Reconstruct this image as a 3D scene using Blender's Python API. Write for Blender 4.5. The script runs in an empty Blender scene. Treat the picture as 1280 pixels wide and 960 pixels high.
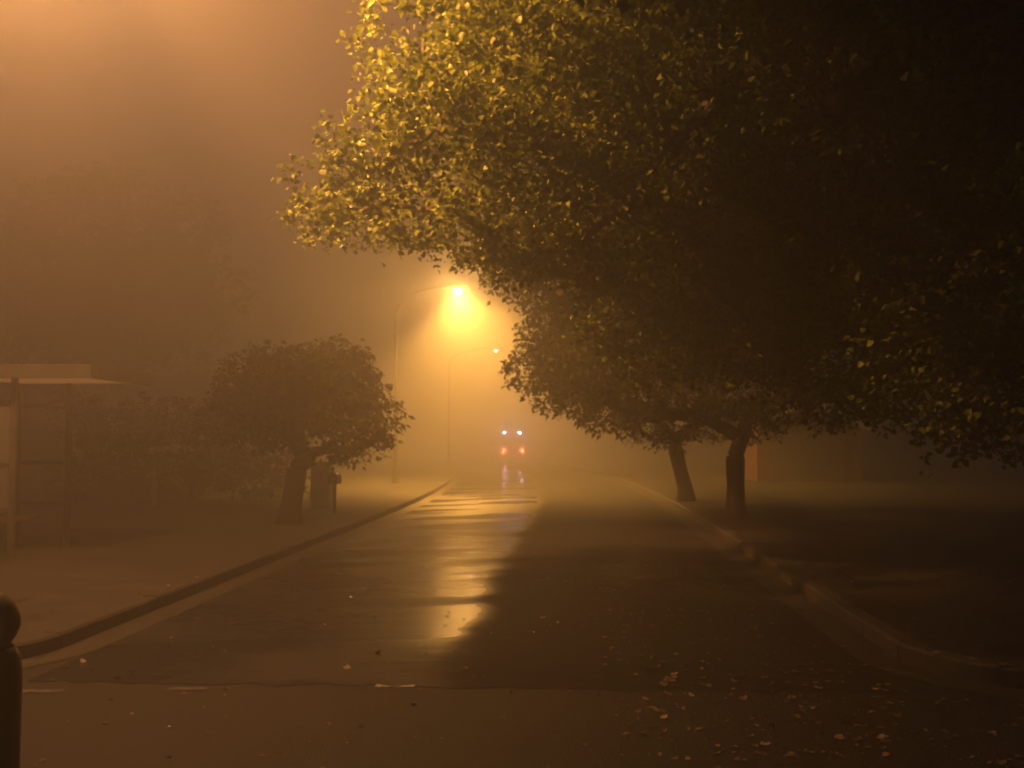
import bpy, bmesh, math, random
import numpy as np
from mathutils import Vector, Matrix

# ------------------------------------------------------------------ camera, sky, exposure
scene = bpy.context.scene
col = scene.collection
F_PX, EYE = 1300.0, 1.6                      # focal length in pixels of the 1280 px wide photograph, eye height
PITCH, YAW = math.atan(68 / F_PX), math.atan(80 / F_PX)
cam_data = bpy.data.cameras.new("camera")
cam_data.sensor_width = 36.0
cam_data.lens = 36.0 * F_PX / 1280.0
cam_data.clip_start, cam_data.clip_end = 0.05, 3000
cam = bpy.data.objects.new("camera", cam_data)
col.objects.link(cam)
cam.location = (0, 0, EYE)
cam.rotation_euler = (math.pi / 2 + PITCH, 0, YAW)
scene.camera = cam
CAM_R = cam.rotation_euler.to_matrix()

world = bpy.data.worlds.new("World")
scene.world = world
world.use_nodes = True
wn = world.node_tree
bg = wn.nodes["Background"]
sky = wn.nodes.new("ShaderNodeTexSky")
sky.sky_type = 'NISHITA'
sky.sun_disc = False
sky.sun_elevation = math.radians(-1.2)
sky.sun_rotation = math.radians(200)
wn.links.new(sky.outputs[0], bg.inputs[0])
bg.inputs[1].default_value = 0.15

scene.view_settings.view_transform = 'Standard'
scene.view_settings.look = 'None'
scene.view_settings.gamma = 1.0
scene.view_settings.exposure = 0.0
scene.view_settings.use_curve_mapping = False
cy = scene.cycles
cy.max_bounces = 6
cy.diffuse_bounces = 2
cy.glossy_bounces = 2
cy.transmission_bounces = 3
cy.transparent_max_bounces = 6
cy.volume_bounces = 1
cy.use_denoising = True
cy.use_adaptive_sampling = False
cy.sample_clamp_indirect = 1.0
cy.sample_clamp_direct = 0.0
cy.filter_width = 2.2
cy.caustics_reflective = False
cy.caustics_refractive = False

NEAR_POWER, FAR_POWER, THIRD_POWER = 7800.0, 75000.0, 5000.0
FOG_DENSITY, FOG_G = 0.044, 0.72
NEAR_COLOR, FAR_COLOR = (1.0, 0.375, 0.085), (1.0, 0.445, 0.07)

random.seed(7)
rng = np.random.default_rng(11)


def at(px, py, Y):
    """World point at distance Y along the road, seen at that place of the photograph (measuring aid)."""
    d = CAM_R @ Vector(((px - 640) / F_PX, -(py - 480) / F_PX, -1.0))
    return Vector((0, 0, EYE)) + d * (Y / d.y)


def bend(y):
    """Sideways drift of the street: straight at first, then a slow curve."""
    return -0.0021 * max(0.0, y - 20.0) ** 2


# ------------------------------------------------------------------ materials
def new_mat(name):
    m = bpy.data.materials.new(name)
    m.use_nodes = True
    n = m.node_tree.nodes
    return m, n, m.node_tree.links, n["Principled BSDF"]


def noise_mat(name, c1, c2, scale=5.0, rough=(0.6, 0.8), bump=0.0, bump_scale=40.0, detail=6.0, spec=0.5, stretch=None):
    m, n, l, b = new_mat(name)
    tc = n.new("ShaderNodeTexCoord")
    src = tc.outputs["Object"]
    if stretch:
        mp = n.new("ShaderNodeMapping")
        mp.inputs["Scale"].default_value = stretch
        l.new(src, mp.inputs[0])
        src = mp.outputs[0]
    t = n.new("ShaderNodeTexNoise")
    t.inputs["Scale"].default_value = scale
    t.inputs["Detail"].default_value = detail
    l.new(src, t.inputs["Vector"])
    r = n.new("ShaderNodeValToRGB")
    r.color_ramp.elements[0].position, r.color_ramp.elements[1].position = 0.35, 0.68
    r.color_ramp.elements[0].color = (*c1, 1)
    r.color_ramp.elements[1].color = (*c2, 1)
    l.new(t.outputs["Fac"], r.inputs["Fac"])
    l.new(r.outputs["Color"], b.inputs["Base Color"])
    mr = n.new("ShaderNodeMapRange")
    mr.inputs["From Min"].default_value, mr.inputs["From Max"].default_value = 0.3, 0.7
    mr.inputs["To Min"].default_value, mr.inputs["To Max"].default_value = rough
    l.new(t.outputs["Fac"], mr.inputs["Value"])
    l.new(mr.outputs[0], b.inputs["Roughness"])
    b.inputs["Specular IOR Level"].default_value = spec
    if bump:
        t2 = n.new("ShaderNodeTexNoise")
        t2.inputs["Scale"].default_value = bump_scale
        t2.inputs["Detail"].default_value = 4
        l.new(src, t2.inputs["Vector"])
        bp = n.new("ShaderNodeBump")
        bp.inputs["Strength"].default_value = bump
        bp.inputs["Distance"].default_value = 0.02
        l.new(t2.outputs["Fac"], bp.inputs["Height"])
        l.new(bp.outputs[0], b.inputs["Normal"])
    return m


def wet_asphalt():
    """Smooth worn lane: water lies in shallow bands across it, rougher damp stone between them."""
    m, n, l, b = new_mat("wet_asphalt")
    tc = n.new("ShaderNodeTexCoord")
    mp = n.new("ShaderNodeMapping")
    mp.inputs["Scale"].default_value = (0.38, 0.95, 1.0)
    l.new(tc.outputs["Object"], mp.inputs[0])
    t = n.new("ShaderNodeTexNoise")
    t.inputs["Scale"].default_value = 1.0
    t.inputs["Detail"].default_value = 5
    t.inputs["Roughness"].default_value = 0.55
    l.new(mp.outputs[0], t.inputs["Vector"])
    mr = n.new("ShaderNodeMapRange")
    mr.interpolation_type = 'SMOOTHSTEP'
    mr.inputs["From Min"].default_value, mr.inputs["From Max"].default_value = 0.40, 0.62
    mr.inputs["To Min"].default_value, mr.inputs["To Max"].default_value = 0.19, 0.46
    l.new(t.outputs["Fac"], mr.inputs["Value"])
    # beyond the centre seam the surface is an older, coarse chip seal
    ax = n.new("ShaderNodeAttribute")
    ax.attribute_name = "across"
    wob = n.new("ShaderNodeMath")
    wob.operation = 'MULTIPLY_ADD'
    l.new(t.outputs["Fac"], wob.inputs[0])
    wob.inputs[1].default_value = 0.5
    l.new(ax.outputs["Fac"], wob.inputs[2])
    sm = n.new("ShaderNodeMapRange")
    sm.interpolation_type = 'SMOOTHSTEP'
    sm.inputs["From Min"].default_value, sm.inputs["From Max"].default_value = 0.02, 0.42
    l.new(wob.outputs[0], sm.inputs["Value"])
    rm = n.new("ShaderNodeMix")
    l.new(sm.outputs[0], rm.inputs["Factor"])
    l.new(mr.outputs[0], rm.inputs["A"])
    rm.inputs["B"].default_value = 0.85
    l.new(rm.outputs["Result"], b.inputs["Roughness"])
    sp = n.new("ShaderNodeMix")
    l.new(sm.outputs[0], sp.inputs["Factor"])
    sp.inputs["A"].default_value, sp.inputs["B"].default_value = 0.5, 0.22
    l.new(sp.outputs["Result"], b.inputs["Specular IOR Level"])
    g = n.new("ShaderNodeTexNoise")
    g.inputs["Scale"].default_value = 60
    g.inputs["Detail"].default_value = 4
    l.new(tc.outputs["Object"], g.inputs["Vector"])
    r = n.new("ShaderNodeValToRGB")
    r.color_ramp.elements[0].color = (0.012, 0.012, 0.012, 1)
    r.color_ramp.elements[1].color = (0.035, 0.033, 0.031, 1)
    l.new(g.outputs["Fac"], r.inputs["Fac"])
    l.new(r.outputs["Color"], b.inputs["Base Color"])
    w = n.new("ShaderNodeTexNoise")
    mp2 = n.new("ShaderNodeMapping")
    mp2.inputs["Scale"].default_value = (0.6, 2.2, 1.0)
    l.new(tc.outputs["Object"], mp2.inputs[0])
    l.new(mp2.outputs[0], w.inputs["Vector"])
    w.inputs["Scale"].default_value = 2.2
    w.inputs["Detail"].default_value = 3
    bp = n.new("ShaderNodeBump")
    bp.inputs["Strength"].default_value = 0.5
    bp.inputs["Distance"].default_value = 0.03
    l.new(w.outputs["Fac"], bp.inputs["Height"])
    bp2 = n.new("ShaderNodeBump")
    bp2.inputs["Strength"].default_value = 0.35
    bp2.inputs["Distance"].default_value = 0.006
    l.new(g.outputs["Fac"], bp2.inputs["Height"])
    l.new(bp.outputs[0], bp2.inputs["Normal"])
    l.new(bp2.outputs[0], b.inputs["Normal"])
    return m


def leaf_mat(name, dark, bright, trans=0.3, rough=0.45):
    """Leaves take their own tint from a per-leaf random attribute."""
    m, n, l, b = new_mat(name)
    a = n.new("ShaderNodeAttribute")
    a.attribute_name = "tint"
    r = n.new("ShaderNodeValToRGB")
    r.color_ramp.elements[0].color = (*dark, 1)
    r.color_ramp.elements[1].color = (*bright, 1)
    l.new(a.outputs["Fac"], r.inputs["Fac"])
    l.new(r.outputs["Color"], b.inputs["Base Color"])
    b.inputs["Roughness"].default_value = rough
    tr = n.new("ShaderNodeBsdfTranslucent")
    l.new(r.outputs["Color"], tr.inputs["Color"])
    mx = n.new("ShaderNodeMixShader")
    mx.inputs[0].default_value = trans
    l.new(b.outputs[0], mx.inputs[1])
    l.new(tr.outputs[0], mx.inputs[2])
    l.new(mx.outputs[0], n["Material Output"].inputs["Surface"])
    return m


def emit_mat(name, color, strength):
    m, n, l, b = new_mat(name)
    b.inputs["Base Color"].default_value = (*color, 1)
    b.inputs["Emission Color"].default_value = (*color, 1)
    b.inputs["Emission Strength"].default_value = strength
    return m


M = {
    'soil': noise_mat("soil_and_grass", (0.03, 0.035, 0.012), (0.07, 0.06, 0.03), 3.0, (0.8, 0.95), 0.8, 30),
    'wet': wet_asphalt(),
    'dry': noise_mat("coarse_asphalt", (0.022, 0.021, 0.020), (0.05, 0.047, 0.043), 30.0, (0.72, 0.88), 0.6, 90, spec=0.3),
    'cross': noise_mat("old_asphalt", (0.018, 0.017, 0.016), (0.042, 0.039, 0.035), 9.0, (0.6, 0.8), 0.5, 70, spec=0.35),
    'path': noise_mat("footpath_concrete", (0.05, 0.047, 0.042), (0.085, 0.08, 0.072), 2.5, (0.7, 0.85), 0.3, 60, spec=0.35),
    'kerb': noise_mat("kerb_concrete", (0.05, 0.047, 0.042), (0.09, 0.086, 0.078), 6.0, (0.6, 0.8), 0.4, 50, spec=0.35),
    'gutter': noise_mat("gutter_concrete", (0.035, 0.033, 0.03), (0.07, 0.066, 0.06), 8.0, (0.5, 0.75), 0.4, 50),
    'paint': noise_mat("worn_road_paint", (0.16, 0.155, 0.15), (0.7, 0.68, 0.64), 26.0, (0.4, 0.6), 0.2, 80),
    'paint_worn': noise_mat("almost_gone_road_paint", (0.03, 0.029, 0.027), (0.22, 0.21, 0.20), 26.0, (0.5, 0.7), 0.2, 80),
    'bark': noise_mat("bark", (0.014, 0.011, 0.008), (0.04, 0.032, 0.025), 12.0, (0.75, 0.95), 1.0, 18, stretch=(1, 1, 0.22)),
    'galv': noise_mat("galvanised_steel", (0.13, 0.13, 0.13), (0.22, 0.22, 0.22), 14.0, (0.4, 0.6)),
    'dullmetal': noise_mat("dull_grey_metal", (0.07, 0.07, 0.068), (0.13, 0.13, 0.125), 8.0, (0.5, 0.7)),
    'housing': noise_mat("lamp_housing", (0.015, 0.015, 0.015), (0.03, 0.03, 0.03), 14.0, (0.8, 0.9), spec=0.15),
    'whitepaint': noise_mat("white_paint", (0.6, 0.59, 0.56), (0.8, 0.79, 0.76), 5.0, (0.4, 0.6)),
    'render': noise_mat("pale_render", (0.42, 0.39, 0.35), (0.6, 0.57, 0.52), 4.0, (0.7, 0.9), 0.3, 40),
    'brick': noise_mat("red_brown_brick", (0.10, 0.04, 0.028), (0.17, 0.07, 0.045), 9.0, (0.7, 0.9), 0.3, 30),
    'tin': noise_mat("roof_metal", (0.07, 0.065, 0.06), (0.13, 0.12, 0.11), 5.0, (0.5, 0.7)),
    'black': noise_mat("black_paint", (0.012, 0.012, 0.012), (0.03, 0.03, 0.03), 16.0, (0.35, 0.55)),
    'dull': noise_mat("dull_brown_cap", (0.06, 0.05, 0.035), (0.11, 0.09, 0.06), 16.0, (0.5, 0.7)),
    'wood': noise_mat("bench_timber", (0.10, 0.06, 0.03), (0.2, 0.12, 0.06), 9.0, (0.5, 0.7), stretch=(1, 8, 8)),
    'van': noise_mat("van_paint", (0.42, 0.42, 0.42), (0.5, 0.5, 0.5), 2.0, (0.25, 0.4)),
    'glass': noise_mat("dark_glass", (0.02, 0.022, 0.025), (0.03, 0.032, 0.035), 2.0, (0.08, 0.15)),
    'rubber': noise_mat("rubber", (0.012, 0.012, 0.012), (0.025, 0.025, 0.025), 12.0, (0.8, 0.9)),
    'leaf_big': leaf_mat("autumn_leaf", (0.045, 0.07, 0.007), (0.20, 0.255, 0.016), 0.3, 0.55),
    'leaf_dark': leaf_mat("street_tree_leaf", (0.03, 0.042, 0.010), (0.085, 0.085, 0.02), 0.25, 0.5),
    'fallen': leaf_mat("fallen_leaf", (0.05, 0.035, 0.022), (0.5, 0.38, 0.26), 0.05, 0.25),  # pale end raised, so lamp glints sit in the leaf colour
    'bulb': emit_mat("lamp_bulb", (1.0, 0.78, 0.45), 400.0),
    'bulb_dim': emit_mat("dim_lamp_bulb", (1.0, 0.8, 0.55), 30.0),
    'tail': emit_mat("tail_light", (1.0, 0.13, 0.05), 60.0),
    'beacon': emit_mat("roof_light", (0.62, 0.75, 1.0), 70.0),
}
gm, gn, gl, gb = new_mat("shelter_glass")
gb.inputs["Base Color"].default_value = (0.75, 0.78, 0.76, 1)
gb.inputs["Roughness"].default_value = 0.12
gb.inputs["Alpha"].default_value = 0.10
M['clear'] = gm
gm, gn, gl, gb = new_mat("milky_roof_sheet")
gb.inputs["Base Color"].default_value = (0.3, 0.29, 0.27, 1)
gb.inputs["Roughness"].default_value = 0.5
gtr = gn.new("ShaderNodeBsdfTranslucent")
gtr.inputs[0].default_value = (0.85, 0.83, 0.78, 1)
gmx = gn.new("ShaderNodeMixShader")
gmx.inputs[0].default_value = 0.7
gl.new(gb.outputs[0], gmx.inputs[1])
gl.new(gtr.outputs[0], gmx.inputs[2])
gl.new(gmx.outputs[0], gn["Material Output"].inputs["Surface"])
M['milky'] = gm


# ------------------------------------------------------------------ mesh helpers
def obj(name, bm_or_mesh, mat, parent=None, loc=None, smooth=False):
    if isinstance(bm_or_mesh, bmesh.types.BMesh):
        me = bpy.data.meshes.new(name)
        bmesh.ops.recalc_face_normals(bm_or_mesh, faces=bm_or_mesh.faces)
        bm_or_mesh.to_mesh(me)
        bm_or_mesh.free()
    else:
        me = bm_or_mesh
    if mat is not None and not me.materials:
        me.materials.append(M[mat] if isinstance(mat, str) else mat)
    if smooth:
        for p in me.polygons:
            p.use_smooth = True
    o = bpy.data.objects.new(name, me)
    col.objects.link(o)
    if parent is not None:
        o.parent = parent
    if loc is not None:
        o.location = loc
    return o


def tag(o, label=None, cat=None, group=None, kind=None):
    if label:
        o["label"] = label
    if cat:
        o["category"] = cat
    if group:
        o["group"] = group
    if kind:
        o["kind"] = kind
    return o


def empty(name, loc, rz=0.0):
    o = bpy.data.objects.new(name, None)
    col.objects.link(o)
    o.location = loc
    o.rotation_euler = (0, 0, rz)
    o.empty_display_size = 0.2
    return o


def box(bm, lo, hi, bevel=0.0):
    r = bmesh.ops.create_cube(bm, size=1.0)
    vs = r["verts"]
    for v in vs:
        v.co = Vector([lo[i] + (v.co[i] + 0.5) * (hi[i] - lo[i]) for i in range(3)])
    if bevel:
        es = list({e for v in vs for e in v.link_edges})
        bmesh.ops.bevel(bm, geom=es, offset=bevel, segments=2, affect='EDGES', profile=0.6)
    return bm


def BOX(lo, hi, bevel=0.0):
    return box(bmesh.new(), lo, hi, bevel)


def tube(bm, pts, radii, seg=8, caps=True):
    rings = []
    n = len(pts)
    for i, p in enumerate(pts):
        d = (pts[min(i + 1, n - 1)] - pts[max(i - 1, 0)])
        d = d.normalized() if d.length > 1e-6 else Vector((0, 0, 1))
        ref = Vector((0, 1, 0)) if abs(d.y) < 0.9 else Vector((1, 0, 0))
        u = d.cross(ref).normalized()
        w = d.cross(u)
        rings.append([bm.verts.new(p + (u * math.cos(2 * math.pi * k / seg) + w * math.sin(2 * math.pi * k / seg)) * radii[i])
                      for k in range(seg)])
    for a, b in zip(rings, rings[1:]):
        for k in range(seg):
            bm.faces.new((a[k], a[(k + 1) % seg], b[(k + 1) % seg], b[k]))
    if caps:
        bm.faces.new(rings[0][::-1])
        bm.faces.new(rings[-1])
    return bm


def lathe(prof, seg=24):
    bm = bmesh.new()
    rings = []
    for r, z in prof:
        rings.append([bm.verts.new((r * math.cos(2 * math.pi * k / seg), r * math.sin(2 * math.pi * k / seg), z)) for k in range(seg)])
    for a, b in zip(rings, rings[1:]):
        for k in range(seg):
            bm.faces.new((a[k], a[(k + 1) % seg], b[(k + 1) % seg], b[k]))
    bm.faces.new(rings[0][::-1])
    bm.faces.new(rings[-1])
    return bm


def sweep(path, profile, close=False):
    """Sweep a (side, z) profile along a ground path; side is measured to the path's right."""
    bm = bmesh.new()
    rings = []
    n = len(path)
    for i, p in enumerate(path):
        d = (path[min(i + 1, n - 1)] - path[max(i - 1, 0)]).normalized()
        s = Vector((d.y, -d.x, 0))
        rings.append([bm.verts.new((p.x + s.x * a, p.y + s.y * a, z)) for a, z in profile])
    m = len(profile)
    for a, b in zip(rings, rings[1:]):
        for k in range(m if close else m - 1):
            bm.faces.new((a[k], a[(k + 1) % m], b[(k + 1) % m], b[k]))
    if close:
        bm.faces.new(rings[0][::-1])
        bm.faces.new(rings[-1])
    return bm


# ------------------------------------------------------------------ ground, street, footpaths
KL, CL, KR = -3.92, -0.80, 2.32               # left kerb, centre seam, right kerb
Y0, Y1 = 6.75, 110.0
gbm = bmesh.new()
bmesh.ops.create_grid(gbm, x_segments=60, y_segments=60, size=120)
for v in gbm.verts:
    v.co.z = -0.06
tag(obj("ground", gbm, 'soil'), kind="structure")

ys = [Y0 + 0.001, 6.95, 7.2, 7.6] + list(np.linspace(8, 30, 34)) + list(np.linspace(31, Y1, 60))


def street_mesh():
    """Cambered carriageway with its crown at the centre seam; 'across' runs in metres from that seam."""
    offs = list(np.linspace(KL + .3 - CL, -.15, 24)) + [0.0] + list(np.linspace(.15, KR - .3 - CL, 24))
    me = bpy.data.meshes.new("road")
    V, Fc, ac = [], [], []
    for y in ys:
        k = min(1.0, (y - Y0) / 0.5)
        for u in offs:
            V.append((CL + u + bend(y), y + (random.uniform(-.05, .05) if y < Y0 + .01 else 0), 0.004 + k * 0.085 * (1 - abs(u) / 2.83)))
            ac.append(u)
    m = len(offs)
    for j in range(len(ys) - 1):
        for i in range(m - 1):
            Fc.append((j * m + i, j * m + i + 1, (j + 1) * m + i + 1, (j + 1) * m + i))
    me.from_pydata(V, [], Fc)
    at_ = me.attributes.new("across", 'FLOAT', 'POINT')
    at_.data.foreach_set("value", ac)
    me.update()
    return me


road = tag(obj("road", street_mesh(), 'wet', smooth=True), kind="structure")
cb = bmesh.new()
nx, ny = 60, 6
g = [[cb.verts.new((-60 + 120 * i / nx, 4.45 + (Y0 + 1.6 - 4.45) * j / ny, 0.0)) for i in range(nx + 1)] for j in range(ny + 1)]
for j in range(ny):
    for i in range(nx):
        cb.faces.new((g[j][i], g[j][i + 1], g[j + 1][i + 1], g[j + 1][i]))
tag(obj("road", cb, 'cross'), kind="structure")


def kerb_path(side):
    kx = KL if side < 0 else KR
    R = 1.1
    pts = [Vector((kx + bend(y), y, 0)) for y in list(np.linspace(Y1, 20, 40)) + list(np.linspace(19, Y0 + R, 12))]
    c = Vector((kx + side * R, Y0 + R, 0))
    for k in range(1, 9):
        a = math.pi / 2 * k / 8
        pts.append(c + Vector((-side * R * math.cos(a), -R * math.sin(a), 0)))
    pts += [Vector((kx + side * (R + t), Y0, 0)) for t in (2, 6, 14, 30, 55)]
    return pts


for side in (-1, 1):
    p = kerb_path(side)
    s = -1 if side < 0 else 1                # heading towards the camera: the path's right is -x
    k = [(0.0, -0.05), (-0.0, 0.0), (0.0, 0.105), (0.02, 0.125), (0.15, 0.125), (0.15, -0.05)]
    k = [(a if side < 0 else -a, z) for a, z in k]
    bed = [(a * 0.9 + (0.008 if side < 0 else -0.008), z - 0.012 if z > 0.05 else z) for a, z in k]
    kerb = tag(obj("kerb", sweep(p, bed, True), 'gutter'), kind="structure")
    # single stones, about 0.9 m long, with open joints
    acc, cur, stones = 0.0, [p[0]], []
    for a_, b_ in zip(p, p[1:]):
        L, t = (b_ - a_).length, 0.0
        while acc + (L - t) >= 0.915:
            t += 0.915 - acc
            q = a_.lerp(b_, t / L)
            stones.append(cur + [q])
            cur, acc = [q], 0.0
        acc += L - t
        cur.append(b_)
    for st in stones:
        if min(v.y for v in st) > 45 or abs(st[0].x) > 14:
            continue
        st = [v.copy() for v in st if True]
        d0, d1 = (st[1] - st[0]), (st[-2] - st[-1])
        if d0.length < .02 or d1.length < .02:
            continue
        st[0] += d0.normalized() * 0.006
        st[-1] += d1.normalized() * 0.006
        dz, dx = random.uniform(-.006, .006), random.uniform(-.005, .005)
        obj("kerb_stone", sweep(st, [(a + dx, z + (dz if z > 0.02 else 0)) for a, z in k], True), 'kerb', kerb)
    gut = [(-0.302 if side < 0 else 0.302, 0.006), (-0.001 if side < 0 else 0.001, 0.002)]
    tag(obj("gutter", sweep(p, gut), 'gutter'), kind="structure")
    w0, w1 = (0.152, 2.75)
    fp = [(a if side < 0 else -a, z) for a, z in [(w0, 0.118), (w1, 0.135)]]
    tag(obj("footpath", sweep(p, fp), 'path' if side < 0 else 'cross'), kind="structure")  # right footpath in darker asphalt, so its shade sits in the colour
    lw = [(a if side < 0 else -a, z) for a, z in [(w1 - 0.02, 0.128), (6, 0.13), (14, 0.12), (30, 0.1), (48, 0.1)]]
    tag(obj("lawn", sweep(p[:52], lw), 'soil'), kind="structure")
# footpath the camera stands on, on this side of the crossing street
nb = BOX((-60, -8, -0.05), (60, 4.28, 0.12))
tag(obj("footpath", nb, 'path'), kind="structure")
tag(obj("kerb", BOX((-60, 4.283, -0.05), (60, 4.44, 0.123), 0.015), 'kerb'), kind="structure")

# worn give-way dashes across the mouth of the street
for i, x in enumerate([-3.5, -2.6, -1.30, -0.88]):
    y = 6.42 + (x + 3.6) * 0.125
    w = 0.20 + 0.06 * random.random()
    bm = bmesh.new()
    n = 5
    lo = [bm.verts.new((x + w * j / n, y + 0.02 * j / n + random.uniform(-.008, .008), 0.005)) for j in range(n + 1)]
    hi = [bm.verts.new((x + w * j / n, y + 0.075 + 0.02 * j / n + random.uniform(-.012, .012), 0.005)) for j in range(n + 1)]
    for j in range(n):
        bm.faces.new((lo[j], lo[j + 1], hi[j + 1], hi[j]))
    obj("road_marking", bm, 'paint' if x > -2 else 'paint_worn', road)


# ------------------------------------------------------------------ trees
def leaf_template(kind):
    """Leaf blade in its own plane: x across, y along, slightly folded and drooping. Returns verts, faces."""
    if kind == 'lobed':
        out = [(0, 0), (0.30, 0.10), (0.52, 0.34), (0.27, 0.48), (0.30, 0.80), (0, 1.05), (-0.30, 0.80), (-0.27, 0.48), (-0.52, 0.34), (-0.30, 0.10)]
        v = [(x, y, 0.22 * abs(x) - 0.18 * y * y) for x, y in out] + [(0, 0.45, -0.03)]
        f = [(i, (i + 1) % 10, 10) for i in range(10)]
    elif kind == 'mid':
        out = [(0, 0), (0.50, 0.32), (0.27, 0.78), (0, 1.05), (-0.27, 0.78), (-0.50, 0.32)]
        v = [(x, y, 0.22 * abs(x) - 0.18 * y * y) for x, y in out]
        f = [(0, 1, 2), (0, 2, 3), (0, 3, 4), (0, 4, 5)]
    else:
        v = [(0, 0, 0), (0.28, 0.45, 0.07), (0, 1, -0.12), (-0.28, 0.45, 0.07)]
        f = [(0, 1, 2), (0, 2, 3)]
    return np.array(v, dtype=np.float64), np.array(f, dtype=np.int64)


def frames(n, droop=0.5):
    """Random leaf frames: mostly hanging outwards and down, blades facing up and out."""
    az = rng.uniform(0, 2 * np.pi, n)
    dz = rng.normal(-droop, 0.45, n)
    d = np.stack([np.cos(az), np.sin(az), dz], 1)
    d /= np.linalg.norm(d, axis=1, keepdims=True)
    up = np.stack([rng.normal(0, .55, n), rng.normal(0, .55, n), np.ones(n)], 1)
    x = np.cross(d, up)
    x /= np.linalg.norm(x, axis=1, keepdims=True) + 1e-9
    z = np.cross(x, d)
    return np.stack([x, d, z], 2)             # columns


def mesh_from_arrays(name, V, Fc, tint, mat):
    me = bpy.data.meshes.new(name)
    me.vertices.add(len(V))
    me.vertices.foreach_set("co", V.astype(np.float32).ravel())
    me.loops.add(Fc.size)
    me.loops.foreach_set("vertex_index", Fc.astype(np.int32).ravel())
    me.polygons.add(len(Fc))
    me.polygons.foreach_set("loop_start", np.arange(0, Fc.size, 3, dtype=np.int32))
    me.polygons.foreach_set("loop_total", np.full(len(Fc), 3, dtype=np.int32))
    a = me.attributes.new("tint", 'FLOAT', 'POINT')
    a.data.foreach_set("value", tint.astype(np.float32))
    me.update()
    me.validate()
    me.materials.append(M[mat])
    return me


def leaves_mesh(name, pos, R, size, tint, mat, kind):
    tv, tf = leaf_template(kind)
    k = len(tv)
    V = np.einsum('nij,kj->nki', R, tv) * size[:, None, None] + pos[:, None, :]
    Fc = tf[None] + (np.arange(len(pos)) * k)[:, None, None]
    return mesh_from_arrays(name, V.reshape(-1, 3), Fc.reshape(-1, 3), np.repeat(tint, k), mat)


def scatter(clumps, per_area, spray, spread, shell=0.62):
    """Leaf positions: sprays of leaves on the skin of each clump, some inside."""
    P = []
    for c in clumps:
        r = c[3]
        ns = max(6, int(per_area * r * r))
        d = rng.normal(size=(ns, 3))
        d /= np.linalg.norm(d, axis=1, keepdims=True)
        lump = 1 + 0.22 * np.sin(d[:, 0] * 5 + c[0] * 3) * np.cos(d[:, 1] * 4 + c[1] * 2) + rng.normal(0, 0.10, ns)
        rad = r * lump * (shell + (1 - shell) * rng.random(ns) ** 0.5)
        ctr = np.array(c[:3]) + d * rad[:, None] * np.array([1.08, 1.08, 0.85])
        out = d * np.array([1, 1, 0.5])
        out[:, 2] -= 0.35
        for s in range(spray):
            t = (s + rng.random(ns)) / spray
            P.append(ctr + out * (t * spread)[:, None] + rng.normal(0, spread * 0.22, (ns, 3)))
    return np.concatenate(P)


def skeleton(base, fork_z, lean, clumps, trunk_r, min_r):
    """Grow limbs: every clump is reached from the nearest point of what has grown so far."""
    nodes = [(Vector((0, 0, 0)), -1), (Vector((lean[0] * .5, lean[1] * .5, fork_z * .55)), 0), (Vector((lean[0], lean[1], fork_z)), 1)]
    chains = []
    order = sorted(clumps, key=lambda c: (Vector(c[:3]) - nodes[2][0]).length)
    for c in order:
        t = Vector(c[:3])
        best, bd = 2, 1e9
        for i in range(2, len(nodes)):
            p = nodes[i][0]
            d = (t - p).length + max(0, p.z - t.z) * 0.9 + 0.10 * (p - nodes[2][0]).length
            if d < bd:
                best, bd = i, d
        a = nodes[best][0]
        L = (t - a).length
        prev = best
        ids = [best]
        for s in range(1, 4):
            f = s / 3
            q = a.lerp(t, f) + Vector((0, 0, 0.10 * L * math.sin(math.pi * f)))
            if s < 3:
                q += Vector((random.uniform(-1, 1), random.uniform(-1, 1), random.uniform(-.5, .5))) * 0.06 * L
            nodes.append((q, prev))
            prev = len(nodes) - 1
            ids.append(prev)
        chains.append(ids)
    tips = [0.0] * len(nodes)
    for ids in chains:
        tips[ids[-1]] += 1
    for i in range(len(nodes) - 1, 0, -1):
        tips[nodes[i][1]] += tips[i]
    k = trunk_r * 0.82 / max(1, tips[2]) ** 0.48
    rad = [max(min_r, k * max(t, .4) ** 0.48) for t in tips]
    return nodes, chains, rad


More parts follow.
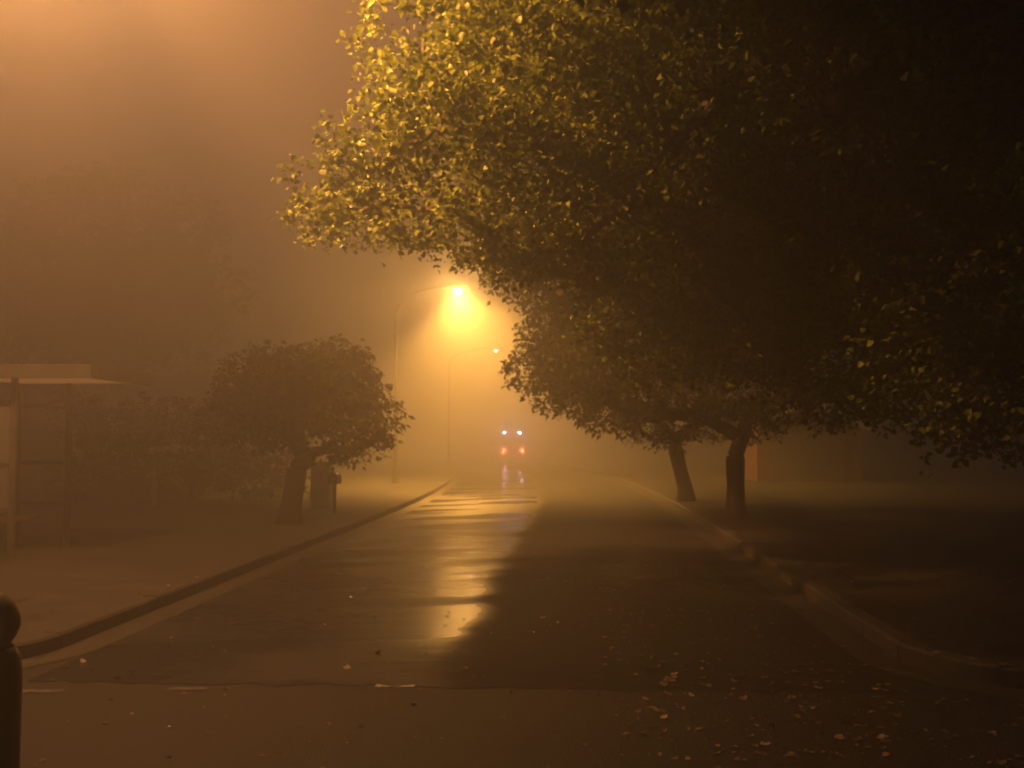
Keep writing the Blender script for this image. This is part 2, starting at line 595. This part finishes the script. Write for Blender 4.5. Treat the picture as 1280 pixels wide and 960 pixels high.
def make_tree(name, base, trunk_r, fork_z, lean, clumps_w, leaf, label, cat="tree", group=None, parts=0):
    root = empty(name, base)
    tag(root, label, cat, group)
    cl = [(c[0] - base[0], c[1] - base[1], c[2] - base[2], c[3]) for c in clumps_w]
    nodes, chains, rad = skeleton(base, fork_z, lean, cl, trunk_r, 0.012)
    bm = bmesh.new()
    T = [nodes[0][0] + Vector((0, 0, -0.1)), Vector((lean[0] * .03, lean[1] * .03, .12)), Vector((lean[0] * .12, lean[1] * .12, fork_z * .25)),
         nodes[1][0], nodes[2][0] * 0.85 + nodes[1][0] * .15, nodes[2][0]]
    tube(bm, T, [trunk_r * 1.45, trunk_r * 1.18, trunk_r, trunk_r * .92, trunk_r * 1.0, trunk_r * .9], 12)
    tr = obj("trunk", bm, 'bark', root, smooth=True)
    for ids in chains:
        pts = [nodes[i][0] for i in ids]
        rr = [rad[i] for i in ids]
        rr[0] = min(rad[ids[0]], rr[1] * 1.25)
        obj("limb", tube(bmesh.new(), pts, rr, 7), 'bark', root, smooth=True)
    pos = scatter(cl, leaf['area'], leaf['spray'], leaf['spread'])
    n = len(pos)
    R = frames(n, leaf.get('droop', .5))
    size = leaf['size'] * rng.uniform(0.45, 1.35, n)
    big = np.sin(pos[:, 0] * 1.7) * np.sin(pos[:, 1] * 1.3 + 1) * np.sin(pos[:, 2] * 1.9 + 2)
    tint = np.clip(rng.beta(1.5, 2.6, n) * 0.85 + 0.18 * big + 0.1, 0, 1)
    keep = np.ones(n, bool)
    if parts:
        W = pos + np.array(base)
        q = (W - np.array([0, 0, EYE])) @ np.array(CAM_R)
        px, py = 640 + F_PX * q[:, 0] / -q[:, 2], 480 - F_PX * q[:, 1] / -q[:, 2]
        seen = (px > 365) & (px < 1270) & (py > 4) & (py < 300) & (px + 0 * py < 1270)
        # one leaf per small picture cell, the nearest of that cell, biggest first
        cell = (px // 22).astype(int) * 1000 + (py // 16).astype(int)
        idx = np.where(seen)[0]
        idx = idx[np.argsort(-q[idx, 2])]
        first = {}
        for i in idx:
            first.setdefault(cell[i], i)
        pick = sorted(first.values(), key=lambda i: -size[i] / -q[i, 2])[:parts]
        keep[pick] = False
        tv, tf = leaf_template('lobed')
        shared = []
        for j in range(5):
            me = mesh_from_arrays("leaf", tv.copy(), tf.copy(), np.full(len(tv), 0.25 + 0.16 * j), leaf['mat'])
            shared.append(me)
        for i in pick:
            o = bpy.data.objects.new("leaf", shared[min(4, int(tint[i] * 5))])
            col.objects.link(o)
            o.parent = root
            mw = Matrix(R[i].tolist()).to_4x4()
            o.matrix_local = Matrix.Translation(Vector(pos[i])) @ mw @ Matrix.Scale(float(size[i]), 4)
    crown = obj("crown", leaves_mesh("crown", pos[keep], R[keep], size[keep], tint[keep], leaf['mat'], leaf['kind']), None, root)
    crown["kind"] = "stuff"
    return root


def cl(px, py, Y, r):
    p = at(px, py, Y)
    return (p.x, p.y, p.z, r)


def blob(c, rad, n, r, jit=0.85, zmin=None):
    out = []
    while len(out) < n:
        v = Vector((random.gauss(0, 1), random.gauss(0, 1), random.gauss(0, 1))).normalized() * (random.random() ** 0.4) * jit
        p = (c[0] + v.x * rad[0], c[1] + v.y * rad[1], c[2] + v.z * rad[2])
        if zmin is not None and p[2] < zmin:
            continue
        out.append((*p, r * random.uniform(.75, 1.2)))
    return out


# the big spreading tree whose crown reaches over the street
K = 0.80                                      # brings the traced outline to the crown's own distance
front = [
    (530, 40, 12.6, .75), (525, 118, 12.5, .60), (465, 185, 12.6, .52), (415, 235, 12.8, .46), (480, 212, 12.6, .5),
    (560, 160, 12.2, .75), (640, 90, 12.0, .9), (640, 185, 12.3, .62), (720, 130, 12.0, .8), (700, 30, 12.0, .9),
    (800, 80, 11.8, .85), (790, 165, 12.3, .6), (870, 120, 12.0, .7), (610, -60, 12.5, 1.0), (740, -70, 12.0, 1.1),
    (820, 50, 11.1, .7), (900, 120, 11.2, .65), (850, 185, 11.5, .5), (960, 30, 11.0, .7), (1040, 130, 11.0, .6),
    (880, 10, 11.8, .9), (950, 80, 11.8, .7), (1015, 75, 11.6, .55), (745, 210, 12.4, .42), (985, 160, 11.9, .4)]
back = [
    (400, 268, 13.6, .35), (450, 262, 13.8, .42), (520, 262, 14.0, .5), (590, 275, 14.0, .6), (660, 275, 14.0, .75),
    (618, 322, 14.3, .28), (650, 330, 14.3, .3), (720, 310, 14.2, .5), (760, 270, 14.0, .9), (860, 240, 14.0, 1.0),
    (850, 340, 14.8, .9), (950, 250, 13.5, 1.1), (1050, 190, 13.0, 1.1), (1150, 150, 12.0, 1.2), (1250, 220, 11.5, 1.2),
    (1100, 300, 13.0, 1.2), (1200, 350, 12.2, 1.2), (1000, 350, 14.0, 1.1), (1280, 80, 11.0, 1.1), (1180, 40, 11.0, 1.1),
    (1060, 20, 11.0, .9), (930, 400, 14.0, .9), (1060, 430, 13.6, 1.0), (1180, 460, 12.6, 1.0), (1290, 470, 12, 1.0),
    (1290, 340, 11.5, 1.1), (1400, 200, 11.0, 1.3), (1400, 420, 11.5, 1.2), (780, 390, 14.6, .6), (830, 430, 14.6, .6)]
A = [cl(a, b, y * K, r * K) for a, b, y, r in front + back]
A += [cl(a, b + 4, y * K + 1.9, r * K * 1.1) for a, b, y, r in back]  # copies set behind, added so lamplight does not leak through the crown
A += [cl(a, b, y * K + 1.9, r * K * 1.15) for a, b, y, r in front if a > 550]
A += [cl(*a) for a in [(1010, -8, 7.4, .36), (1150, -50, 7.0, .7), (1290, -20, 6.8, .7), (930, -30, 7.8, .5)]]
A += [(x, y, z, .95) for x, y, z in [(.9, 8.7, 6.5), (1.9, 8.8, 6.6), (3.2, 8.0, 6.2), (2.4, 7.9, 6.0), (4.4, 7.6, 6.0), (2.8, 8.6, 6.4),
                                     (1.2, 9.6, 7.8), (2.6, 9.8, 7.4), (3.9, 8.4, 6.6), (1.6, 8.2, 7.2)]]  # unseen upper clumps added to keep lamplight off the right side
# unseen boughs added above the view to shade the near right side
A += [(x + random.uniform(-.15, .15), y, 1.6 + 0.423 * y + 0.95 + dz, .78) for y in (4.6, 5.7, 6.8, 7.9)
      for x, dz in ((-.35, .25), (.4, .05), (1.3, .1), (2.6, .0), (4.0, .1), (-.1, 1.3), (.8, 1.3), (2.2, 1.2), (3.6, 1.2))]
A += blob((3.4, 11.0, 8.6), (4.2, 3.2, 1.8), 24, 1.1, zmin=7.2)
A += blob((5.8, 10.4, 5.6), (2.4, 3.0, 2.4), 16, 1.1)
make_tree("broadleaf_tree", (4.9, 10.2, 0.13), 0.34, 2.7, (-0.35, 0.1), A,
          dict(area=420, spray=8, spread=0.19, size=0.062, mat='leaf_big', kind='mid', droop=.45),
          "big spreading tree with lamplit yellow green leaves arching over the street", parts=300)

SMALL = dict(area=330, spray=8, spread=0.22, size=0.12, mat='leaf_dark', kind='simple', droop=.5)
# right-hand street tree with forked trunk
B = [cl(*a) for a in [
    (690, 385, 19.4, .42), (684, 425, 19.2, .5), (672, 462, 19.2, .5), (695, 488, 19.3, .4), (730, 495, 19.4, .45), (770, 510, 19.4, .45),
    (720, 370, 19.6, .5), (700, 400, 19.8, .5), (700, 440, 20.0, .55), (716, 465, 20.0, .5), (740, 430, 19.0, .7), (800, 470, 19.0, .7), (815, 525, 19.3, .38), (860, 520, 19.4, .35), (980, 500, 19.4, .5),
    (1040, 500, 19.5, .55), (900, 480, 19.0, .6), (940, 515, 19.8, .35)]]
c0 = at(870, 400, 19.4)
B += blob((c0.x, c0.y, c0.z + .8), (3.6, 3.0, 2.4), 34, .95, zmin=2.9)
tB = at(920, 655, 19.4)
make_tree("street_tree", (tB.x, 19.4, 0.13), 0.175, 1.15, (0.0, 0.0), B, SMALL,
          "dark street tree with a straight trunk forking below its low crown", group="street trees along the kerb")
C = [cl(*a) for a in [(760, 500, 25, .6), (800, 525, 25, .5), (840, 540, 25, .4), (700, 470, 25, .6), (890, 525, 25.2, .5), (940, 520, 25, .6)]]
c0 = at(820, 400, 25)
C += blob((c0.x + .6, c0.y, c0.z + .6), (3.0, 2.8, 2.6), 26, 1.0, zmin=2.8)
tC = at(858, 630, 25)
make_tree("street_tree", (tC.x, 25, 0.13), 0.18, 1.25, (-0.25, 0.1), C, SMALL,
          "slimmer street tree leaning slightly, behind the one with the straight forked trunk", group="street trees along the kerb")
# left-hand small tree
Lc = [cl(*a) for a in [
    (400, 448, 17.8, .30), (432, 462, 17.9, .28), (455, 484, 17.8, .32), (472, 512, 17.7, .30), (482, 540, 17.8, .20), (462, 556, 17.8, .2),
    (436, 566, 17.7, .18), (408, 562, 17.7, .22), (372, 452, 17.8, .34), (338, 470, 18.1, .38), (402, 505, 17.5, .5), (350, 528, 17.5, .42),
    (300, 492, 18.2, .42), (312, 536, 17.9, .32), (272, 520, 18.3, .34), (425, 528, 17.2, .34), (362, 500, 18.6, .55),
    (445, 520, 18.4, .4), (330, 440, 18.6, .22)]]
Lc += blob((-4.7, 18.0, 2.5), (1.6, 1.6, .75), 12, .42, zmin=2.0)
make_tree("street_tree", (-4.95, 17.8, 0.13), 0.19, 0.95, (0.12, 0.0), Lc, dict(SMALL, area=520, size=.115, spread=.18),
          "low round crowned street tree beside the bus shelter", group="street trees along the kerb")
# clipped bushy hedge behind the low tree
Hd = []
for i in range(26):
    x = -11.6 + 5.0 * (i % 13) / 12
    Hd.append((x + random.uniform(-.15, .15), 24.0 + random.uniform(-.3, .3), (0.75 if i < 13 else 1.9) + random.uniform(-.1, .25), .68))
make_tree("hedge", (-9.0, 24.0, 0.1), 0.06, 0.3, (0, 0), Hd, dict(SMALL, area=260, size=.09, spread=.14),
          "dark leafy hedge behind the low round crowned tree", cat="hedge")
# tall garden tree fading into the fog
c0 = at(120, 345, 46)
make_tree("garden_tree", (c0.x, 46, 0.1), 0.42, 3.6, (0.2, 0), blob((c0.x, 46, c0.z), (6.4, 5.0, 5.4), 60, 1.6, zmin=4.0),
          dict(SMALL, area=60, size=.22, spread=.4), "tall garden tree fading into fog behind the bus shelter")


# ------------------------------------------------------------------ street lamps
LIGHT_SIGN = 1.0


def luminaire(ld, beams, spill):
    """Light distribution of a street lamp head: strength by direction, with beams set by hand.
    beams: (axis, full cone angle in degrees, soft edge 0..1, relative strength)."""
    ld.use_nodes = True
    n, l = ld.node_tree.nodes, ld.node_tree.links
    em = n["Emission"]
    tc = n.new("ShaderNodeTexCoord")
    total = n.new("ShaderNodeValue")
    total.outputs[0].default_value = spill
    total = total.outputs[0]
    for axis, cone, soft, k in beams:
        d = n.new("ShaderNodeVectorMath")
        d.operation = 'DOT_PRODUCT'
        nv = n.new("ShaderNodeVectorMath")
        nv.operation = 'NORMALIZE'
        l.new(tc.outputs["Normal"], nv.inputs[0])
        l.new(nv.outputs[0], d.inputs[0])
        d.inputs[1].default_value = Vector(axis).normalized() * LIGHT_SIGN
        m = n.new("ShaderNodeMapRange")
        m.interpolation_type = 'SMOOTHSTEP'
        c0 = math.cos(math.radians(cone / 2))
        m.inputs["From Min"].default_value = c0
        m.inputs["From Max"].default_value = c0 + (1 - c0) * soft
        m.inputs["To Min"].default_value, m.inputs["To Max"].default_value = 0.0, k
        l.new(d.outputs["Value"], m.inputs["Value"])
        ad = n.new("ShaderNodeMath")
        l.new(total, ad.inputs[0])
        l.new(m.outputs[0], ad.inputs[1])
        total = ad.outputs[0]
    l.new(total, em.inputs["Strength"])


def street_lamp(base, head, power, color, label, radius, protrude, beams, spill=0.12, bulb='bulb'):
    root = empty("street_lamp", base)
    tag(root, label, "street lamp", "sodium street lamps")
    h = Vector(head) - Vector(base)
    d = Vector((h.x, h.y, 0)).normalized()
    L = Vector((h.x, h.y, 0)).length
    # mast with a curved arm
    mast = [Vector((0, 0, z)) for z in np.linspace(0, h.z - 0.75, 8)]
    obj("mast", tube(bmesh.new(), mast, list(np.linspace(.07, .045, 8)), 12), 'housing', root, smooth=True)
    obj("base_plate", lathe([(.16, 0), (.16, .02), (.115, .03), (.11, .45), (.088, .5)], 16), 'housing', root, smooth=True)
    arm = []
    for t in np.linspace(0, 1, 12):
        arm.append(Vector((0, 0, h.z - 0.76)) + d * (L - 0.34) * (1 - math.cos(t * math.pi / 2)) ** 0.85 + Vector((0, 0, 0.86 * math.sin(t * math.pi / 2))))
    obj("arm", tube(bmesh.new(), arm, list(np.linspace(.052, .034, 12)), 10), 'housing', root, smooth=True)
    # cobra head: a shallow tapering hood, open below
    bm = bmesh.new()
    side = Vector((-d.y, d.x, 0))
    secs = [(-0.42, .05, .05), (-0.28, .11, .10), (-0.1, .155, .13), (.12, .165, .13), (.28, .13, .10), (.36, .05, .04)]
    outer, rims = [], []
    for (u, wd, ht) in secs:
        ring = []
        for k in range(9):
            a = math.pi * k / 8
            ring.append(bm.verts.new(h + d * u + side * (wd * math.cos(a)) + Vector((0, 0, 0.02 + ht * math.sin(a)))))
        outer.append(ring)
    for a, b in zip(outer, outer[1:]):
        for k in range(8):
            bm.faces.new((a[k], a[k + 1], b[k + 1], b[k]))
    bm.faces.new(outer[0])
    bm.faces.new(outer[-1])
    obj("hood", bm, 'housing', root, smooth=True)
    bb = bmesh.new()
    bmesh.ops.create_icosphere(bb, subdivisions=2, radius=radius * 0.9)
    for v in bb.verts:
        v.co.z *= 0.8
    obj("bulb", bb, bulb, root, h + Vector((0, 0, -protrude)), smooth=True)
    # one light source; hand-set beams steer where the light goes
    ld = bpy.data.lights.new("lamp_light", 'POINT')
    ld.energy = power
    ld.color = color
    ld.shadow_soft_size = radius
    luminaire(ld, beams, spill)
    lo = bpy.data.objects.new("lamp_light", ld)
    col.objects.link(lo)
    lo.parent = root
    lo.location = h + Vector((0, 0, -protrude))
    return root


n0 = Vector((-4.8, 8.6, 7.2))
near_lamp = street_lamp((n0.x - 1.5, 8.6, 0.13), n0, NEAR_POWER, NEAR_COLOR, "street lamp whose glow fills the fog in front of the big spreading tree", 0.12, 0.10,
                        [((-0.42, 0.1, -1), 158, .55, 1.0), (Vector((-0.25, 13.1, 6.9)) - n0, 105, .5, 7.8)], 0.15)  # second beam added to brighten the crown, first tilted off the right side
n1 = at(572, 362, 34)
m1 = at(494, 600, 34)
street_lamp((m1.x, 34.0, 0.13), n1, FAR_POWER, FAR_COLOR, "lit street lamp hanging over the road beyond the low round crowned tree", 0.13, 0.06,
            [((0.22, 0, -1), 138, .55, 1.0)], 0.06)
n2 = at(620, 437, 57)
street_lamp((n2.x - 2.6, 57.0, 0.13), n2, THIRD_POWER, FAR_COLOR, "faint street lamp farthest along the foggy road", 0.12, 0.06,
            [((0.25, 0, -1), 150, .55, 1.0)], 0.03, bulb='bulb_dim')

# ------------------------------------------------------------------ bus shelter
sx0, sx1, sy0, sy1 = -7.65, -6.93, 12.45, 13.85
sh = empty("bus_shelter", (-7.1, 14.0, 0.13))
tag(sh, "bus shelter with pale flat roof edge and pale metal posts on the footpath", "bus shelter")
o = Vector((-7.1, 14.0, 0.13))


def local(lo, hi, bev=0.0):
    return BOX(Vector(lo) - o, Vector(hi) - o, bev)


rf = obj("roof", local((-7.75, 12.25, 2.36), (-5.90, 14.0, 2.44)), 'milky', sh)
obj("fascia", local((-7.80, 12.19, 2.33), (-5.84, 12.247, 2.50), .008), 'dullmetal', rf)
rf.children[-1].location = (0, 0, 0)
obj("fascia", local((-5.897, 12.25, 2.33), (-5.84, 14.05, 2.50), .008), 'dullmetal', rf)
for (x, y) in ((sx1, sy0), (sx0, sy0), (sx1, sy1), (sx0, sy1)):
    obj("post", local((x - .035, y - .03, .13), (x + .035, y + .03, 2.357), .006), 'dullmetal', sh)
for y in (sy0, sy1):
    for z in (.72, 1.27, 2.05):
        obj("rail", local((sx0 + .047, y - .025, z - .025), (sx1 - .047, y + .025, z + .025)), 'dullmetal', sh)
    obj("pane", local((sx0 + .05, y - .004, .75), (sx1 - .05, y + .004, 1.243)), 'clear', sh)
    obj("pane", local((sx0 + .05, y - .004, 1.297), (sx1 - .05, y + .004, 2.02)), 'clear', sh)
for y in (13.15,):
    obj("post", local((sx0 - .03, y - .03, .13), (sx0 + .03, y + .03, 2.357)), 'dullmetal', sh)
for y0, y1 in ((12.5, 13.11), (13.19, 13.80)):
    obj("pane", local((sx0 - .004, y0, .5), (sx0 + .004, y1, 2.05)), 'clear', sh)
bench = obj("bench", local((sx0 + .08, 12.6, .52), (sx0 + .18, 13.7, .56)), 'wood', sh)
for x in (.2, .32):
    obj("slat", local((sx0 + x, 12.6, .52), (sx0 + x + .1, 13.7, .56)), 'wood', bench)
for y in (12.75, 13.5):
    obj("leg", local((sx0 + .2, y, .12), (sx0 + .26, y + .06, .519)), 'dullmetal', bench)

# ------------------------------------------------------------------ small street things
bx = -2.30
bo = empty("bollard", (bx, 4.0, 0.12))
tag(bo, "dark round bollard with a domed cap at the footpath edge", "bollard")
obj("shaft", lathe([(.135, 0), (.135, .04), (.118, .06), (.118, .56), (.112, .62), (.09, .66)], 28), 'black', bo, smooth=True)
obj("cap", lathe([(.088, .66), (.075, .675), (.092, .70), (.108, .74), (.106, .78), (.085, .83), (.05, .865), (.02, .875)], 28), 'dull', bo, smooth=True)

p = at(402, 640, 22)
gp = empty("gate_pillar", (p.x, 22, 0.12))
tag(gp, "pale rendered gate pillar beside the low round crowned tree", "pillar")
obj("shaft", BOX((-.2, -.2, 0), (.2, .2, .92), .015), 'render', gp)
obj("cap", BOX((-.24, -.24, .922), (.24, .24, .99), .02), 'render', gp)

p = at(418, 640, 20.5)
lb = empty("letterbox", (p.x, 20.5, 0.12))
tag(lb, "small dark letterbox on a thin post near the pale gate pillar", "letterbox")
obj("post", BOX((-.03, -.03, 0), (.03, .03, .58)), 'wood', lb)
bm = bmesh.new()
ring0, ring1 = [], []
for k in range(9):
    a = math.pi * k / 8
    for r_, yy in ((ring0, -.17), (ring1, .17)):
        r_.append(bm.verts.new((.1 * math.cos(a), yy, .72 + .09 * math.sin(a))))
for r_, yy in ((ring0, -.17), (ring1, .17)):
    r_.append(bm.verts.new((-.1, yy, .582)))
    r_.append(bm.verts.new((.1, yy, .582)))
for k in range(11):
    bm.faces.new((ring0[k], ring0[(k + 1) % 11], ring1[(k + 1) % 11], ring1[k]))
bm.faces.new(ring0)
bm.faces.new(ring1[::-1])
obj("box", bm, 'black', lb)
obj("flap", BOX((-.07, -.182, .66), (.07, -.173, .70)), 'galv', lb)

p = at(193, 640, 22.6)
gpost = empty("gate_post", (p.x, 22.6, 0.1))
tag(gpost, "slim pale gate post standing alone in the fog", "post")
obj("shaft", BOX((-.05, -.05, 0), (.05, .05, 1.08), .006), 'galv', gpost)
bm = lathe([(.075, 1.082), (.075, 1.10), (.03, 1.15), (.005, 1.16)], 4)
obj("cap", bm, 'galv', gpost)

# ------------------------------------------------------------------ garage behind the trees
p = at(1012, 600, 36)
ga = empty("garage", (p.x, 36.0, 0.1))
tag(ga, "small red brown brick garage with pale gable boards behind the street trees", "garage")
W2, D2, HE, HA = 1.75, 5.0, 2.0, 2.85
bm = bmesh.new()
f0 = [bm.verts.new(c) for c in ((-W2, 0, 0), (W2, 0, 0), (W2, 0, HE), (0, 0, HA - .08), (-W2, 0, HE))]
f1 = [bm.verts.new((v.co.x, D2, v.co.z)) for v in f0]
bm.faces.new(f0)
bm.faces.new(f1[::-1])
for k in range(5):
    bm.faces.new((f0[k], f0[(k + 1) % 5], f1[(k + 1) % 5], f1[k]))
obj("wall", bm, 'brick', ga)
sl = math.atan2(HA - HE, W2)
for s in (-1, 1):
    bm = bmesh.new()
    pts = [(0, HA), (s * (W2 + .25), HE - .25 * math.tan(sl)), (s * (W2 + .25), HE - .25 * math.tan(sl) + .06), (0, HA + .06)]
    a = [bm.verts.new((x, -.18, z)) for x, z in pts]
    b = [bm.verts.new((x, D2 + .18, z)) for x, z in pts]
    bm.faces.new(a)
    bm.faces.new(b[::-1])
    for k in range(4):
        bm.faces.new((a[k], a[(k + 1) % 4], b[(k + 1) % 4], b[k]))
    rfo = obj("roof", bm, 'tin', ga)
    bm = bmesh.new()
    pts = [(0, HA - .14), (s * (W2 + .27), HE - .27 * math.tan(sl) - .14), (s * (W2 + .27), HE - .27 * math.tan(sl) + .08), (0, HA + .08)]
    a = [bm.verts.new((x, -.225, z)) for x, z in pts]
    b = [bm.verts.new((x, -.183, z)) for x, z in pts]
    bm.faces.new(a)
    bm.faces.new(b[::-1])
    for k in range(4):
        bm.faces.new((a[k], a[(k + 1) % 4], b[(k + 1) % 4], b[k]))
    obj("gable_board", bm, 'whitepaint', rfo)
dr = obj("door", BOX((-1.2, -.03, 0), (1.2, -.003, 1.85)), 'tin', ga)
for k in range(1, 5):
    obj("door_rib", BOX((-1.2, -.045, .37 * k - .02), (1.2, -.033, .37 * k + .02)), 'tin', dr)

# ------------------------------------------------------------------ van driving away
VY = 70.0
pv = at(641, 563, VY)
van = empty("van", (pv.x, VY, -0.02), -math.atan(2 * .0021 * 50) * -1)
tag(van, "van driving away through fog with red tail lights and pale blue roof lights", "van")
bm = bmesh.new()
prof = [(0.0, .32), (0.0, .95), (.06, 1.75), (.18, 1.93), (3.3, 1.95), (3.55, 1.85), (4.25, 1.15), (4.95, .98), (5.05, .75), (5.05, .32)]
lft, rgt = [], []
for y, z in prof:
    inset = 0.0 if z < 1.0 else (z - 1.0) * 0.14
    lft.append(bm.verts.new((-.95 + inset, y, z)))
    rgt.append(bm.verts.new((.95 - inset, y, z)))
bm.faces.new(lft)
bm.faces.new(rgt[::-1])
for k in range(len(prof)):
    q = (k + 1) % len(prof)
    bm.faces.new((lft[k], lft[q], rgt[q], rgt[k]))
bmesh.ops.bevel(bm, geom=list(bm.edges), offset=.04, segments=2, affect='EDGES')
obj("body", bm, 'van', van)
for s in (-1, 1):
    d = obj("rear_door", BOX((min(.012 * s, .78 * s), -.02, .5), (max(.012 * s, .78 * s), .012, 1.12), .008), 'van', van)
    obj("handle", BOX((.06 * s - .03, -.04, .88), (.06 * s + .03, -.022, .96)), 'black', d)
    bm = BOX((min(.08 * s, .70 * s), -.0, 1.18), (max(.08 * s, .70 * s), .02, 1.66), .004)
    for v in bm.verts:
        v.co.y += (v.co.z - .95) * .075 - .022
    obj("window", bm, 'glass', van)
    obj("tail_light", BOX((s * .65 - .075, -.035, .72), (s * .65 + .075, -.006, .84), .01), 'tail', van)
    obj("roof_light", lathe([(.10, 1.94), (.10, 1.97), (.085, 2.05), (.05, 2.09), (.01, 2.10)], 14), 'beacon', van, (s * .52, .45, 0), smooth=True)
    obj("mirror", BOX((min(.92 * s, 1.12 * s), 3.75, 1.18), (max(.92 * s, 1.12 * s), 3.85, 1.42), .02), 'black', van)
    obj("side_window", BOX((min(.868 * s, .915 * s), 2.9, 1.2), (max(.868 * s, .915 * s), 3.75, 1.55)), 'glass', van)
    for y in (.85, 4.15):
        w = obj("wheel", tube(bmesh.new(), [Vector((x, 0, 0)) for x in (-.11, -.09, .09, .11)], [.29, .33, .33, .29], 22), 'rubber', van, (s * .86, y, .33))
        obj("rim", tube(bmesh.new(), [Vector((x * s, 0, 0)) for x in (.112, .118, .122)], [.2, .19, .08], 18), 'galv', w)
for nm, e_, c_, p_ in (("tail_glow", 150, (1.0, .10, .06), (.65, -.09, .78)), ("tail_glow", 150, (1.0, .10, .06), (-.65, -.09, .78)),
                       ("roof_glow", 190, (.6, .7, 1.0), (.52, .32, 2.05)), ("roof_glow", 190, (.6, .7, 1.0), (-.52, .32, 2.05))):
    ld = bpy.data.lights.new(nm, 'POINT')
    ld.energy, ld.color, ld.shadow_soft_size = e_, c_, .05
    lo = bpy.data.objects.new(nm, ld)
    col.objects.link(lo)
    lo.parent, lo.location = van, p_
obj("bumper", BOX((-.93, -.10, .34), (.93, -.003, .52), .03), 'black', van)
obj("number_plate", BOX((-.26, -.115, .40), (.26, -.103, .50)), 'whitepaint', van)

# ------------------------------------------------------------------ fallen leaves
tv, tf = leaf_template('lobed')
fl = []
for j in range(5):
    v = tv.copy()
    v[:, 1] -= .5
    v[:, 2] = 0.34 * v[:, 0] ** 2 * (1 if j % 2 else 1.8) + (0.12 + .08 * j) * v[:, 1] ** 2 + 0.03
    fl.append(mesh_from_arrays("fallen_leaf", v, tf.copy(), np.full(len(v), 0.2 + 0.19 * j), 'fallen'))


def surface_z(x, y):
    if y < 4.44:
        return 0.122
    if y < Y0:
        return 0.0
    k = min(1.0, (y - Y0) / 0.5)
    xx = x - bend(y)
    if xx < KL or xx > KR:
        return 0.130
    if xx < CL:
        return 0.005 + k * 0.085 * max(0, (xx - KL - .3)) / (CL - KL - .3)
    return 0.005 + k * 0.092 * max(0, (KR - .3 - xx)) / (KR - .3 - CL)


def ground_spot(i):
    if i < 185:                                # drift under the big tree
        y = random.uniform(5.3, 7.6)
        x = random.uniform(0.35, 3.6) * (y / 6.5)
    else:
        y = random.uniform(5.4, 11)
        x = y * (random.uniform(30, 700) - 720) / F_PX
    return x, y


for i in range(215):
    x, y = ground_spot(i)
    o = bpy.data.objects.new("fallen_leaf", random.choice(fl))
    col.objects.link(o)
    right = i < 185
    o.location = (x, y, surface_z(x, y) + .004)
    o.rotation_euler = (random.gauss(0, .18), random.gauss(0, .18), random.uniform(0, 6.28))
    s = random.uniform(.025, .06)
    o.scale = (s, s, s)
    tag(o, "small pale wet leaf fallen in the drift under the big tree" if right else "single pale wet leaf lying on the open asphalt",
        "fallen leaf", "leaves drifted under the big tree" if right else "leaves strewn over the road")
n = 2400
yy = rng.uniform(4.6, 14, n)
xx = np.where(rng.random(n) < .75, rng.uniform(0.2, 5, n), rng.uniform(-4.5, 1, n))
pos = np.stack([xx, yy, np.array([surface_z(a, b) for a, b in zip(xx, yy)]) + .006], 1)
az = rng.uniform(0, 6.28, n)
Rr = np.zeros((n, 3, 3))
Rr[:, 0, 0], Rr[:, 0, 1], Rr[:, 1, 0], Rr[:, 1, 1], Rr[:, 2, 2] = np.cos(az), -np.sin(az), np.sin(az), np.cos(az), 1
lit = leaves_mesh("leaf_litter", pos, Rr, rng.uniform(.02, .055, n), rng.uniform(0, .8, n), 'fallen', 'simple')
lo = obj("leaf_litter", lit, None)
tag(lo, "thin scatter of small dark wet leaves and scraps on the asphalt", "leaf litter", kind="stuff")

# ------------------------------------------------------------------ fog
hz = obj("haze", BOX((-130, -130, -1.2), (130, 130, 17.0)), None)
hm = bpy.data.materials.new("fog")
hm.use_nodes = True
hn = hm.node_tree
hn.nodes.remove(hn.nodes["Principled BSDF"])
pvn = hn.nodes.new("ShaderNodeVolumePrincipled")
pvn.inputs["Color"].default_value = (0.93, 0.92, 0.93, 1)
pvn.inputs["Density"].default_value = FOG_DENSITY
pvn.inputs["Anisotropy"].default_value = FOG_G
hn.links.new(pvn.outputs[0], hn.nodes["Material Output"].inputs["Volume"])
hm.cycles.volume_sampling = 'EQUIANGULAR'
hz.data.materials.append(hm)
tag(hz, "thick even night fog filling the whole street", "fog", kind="stuff")
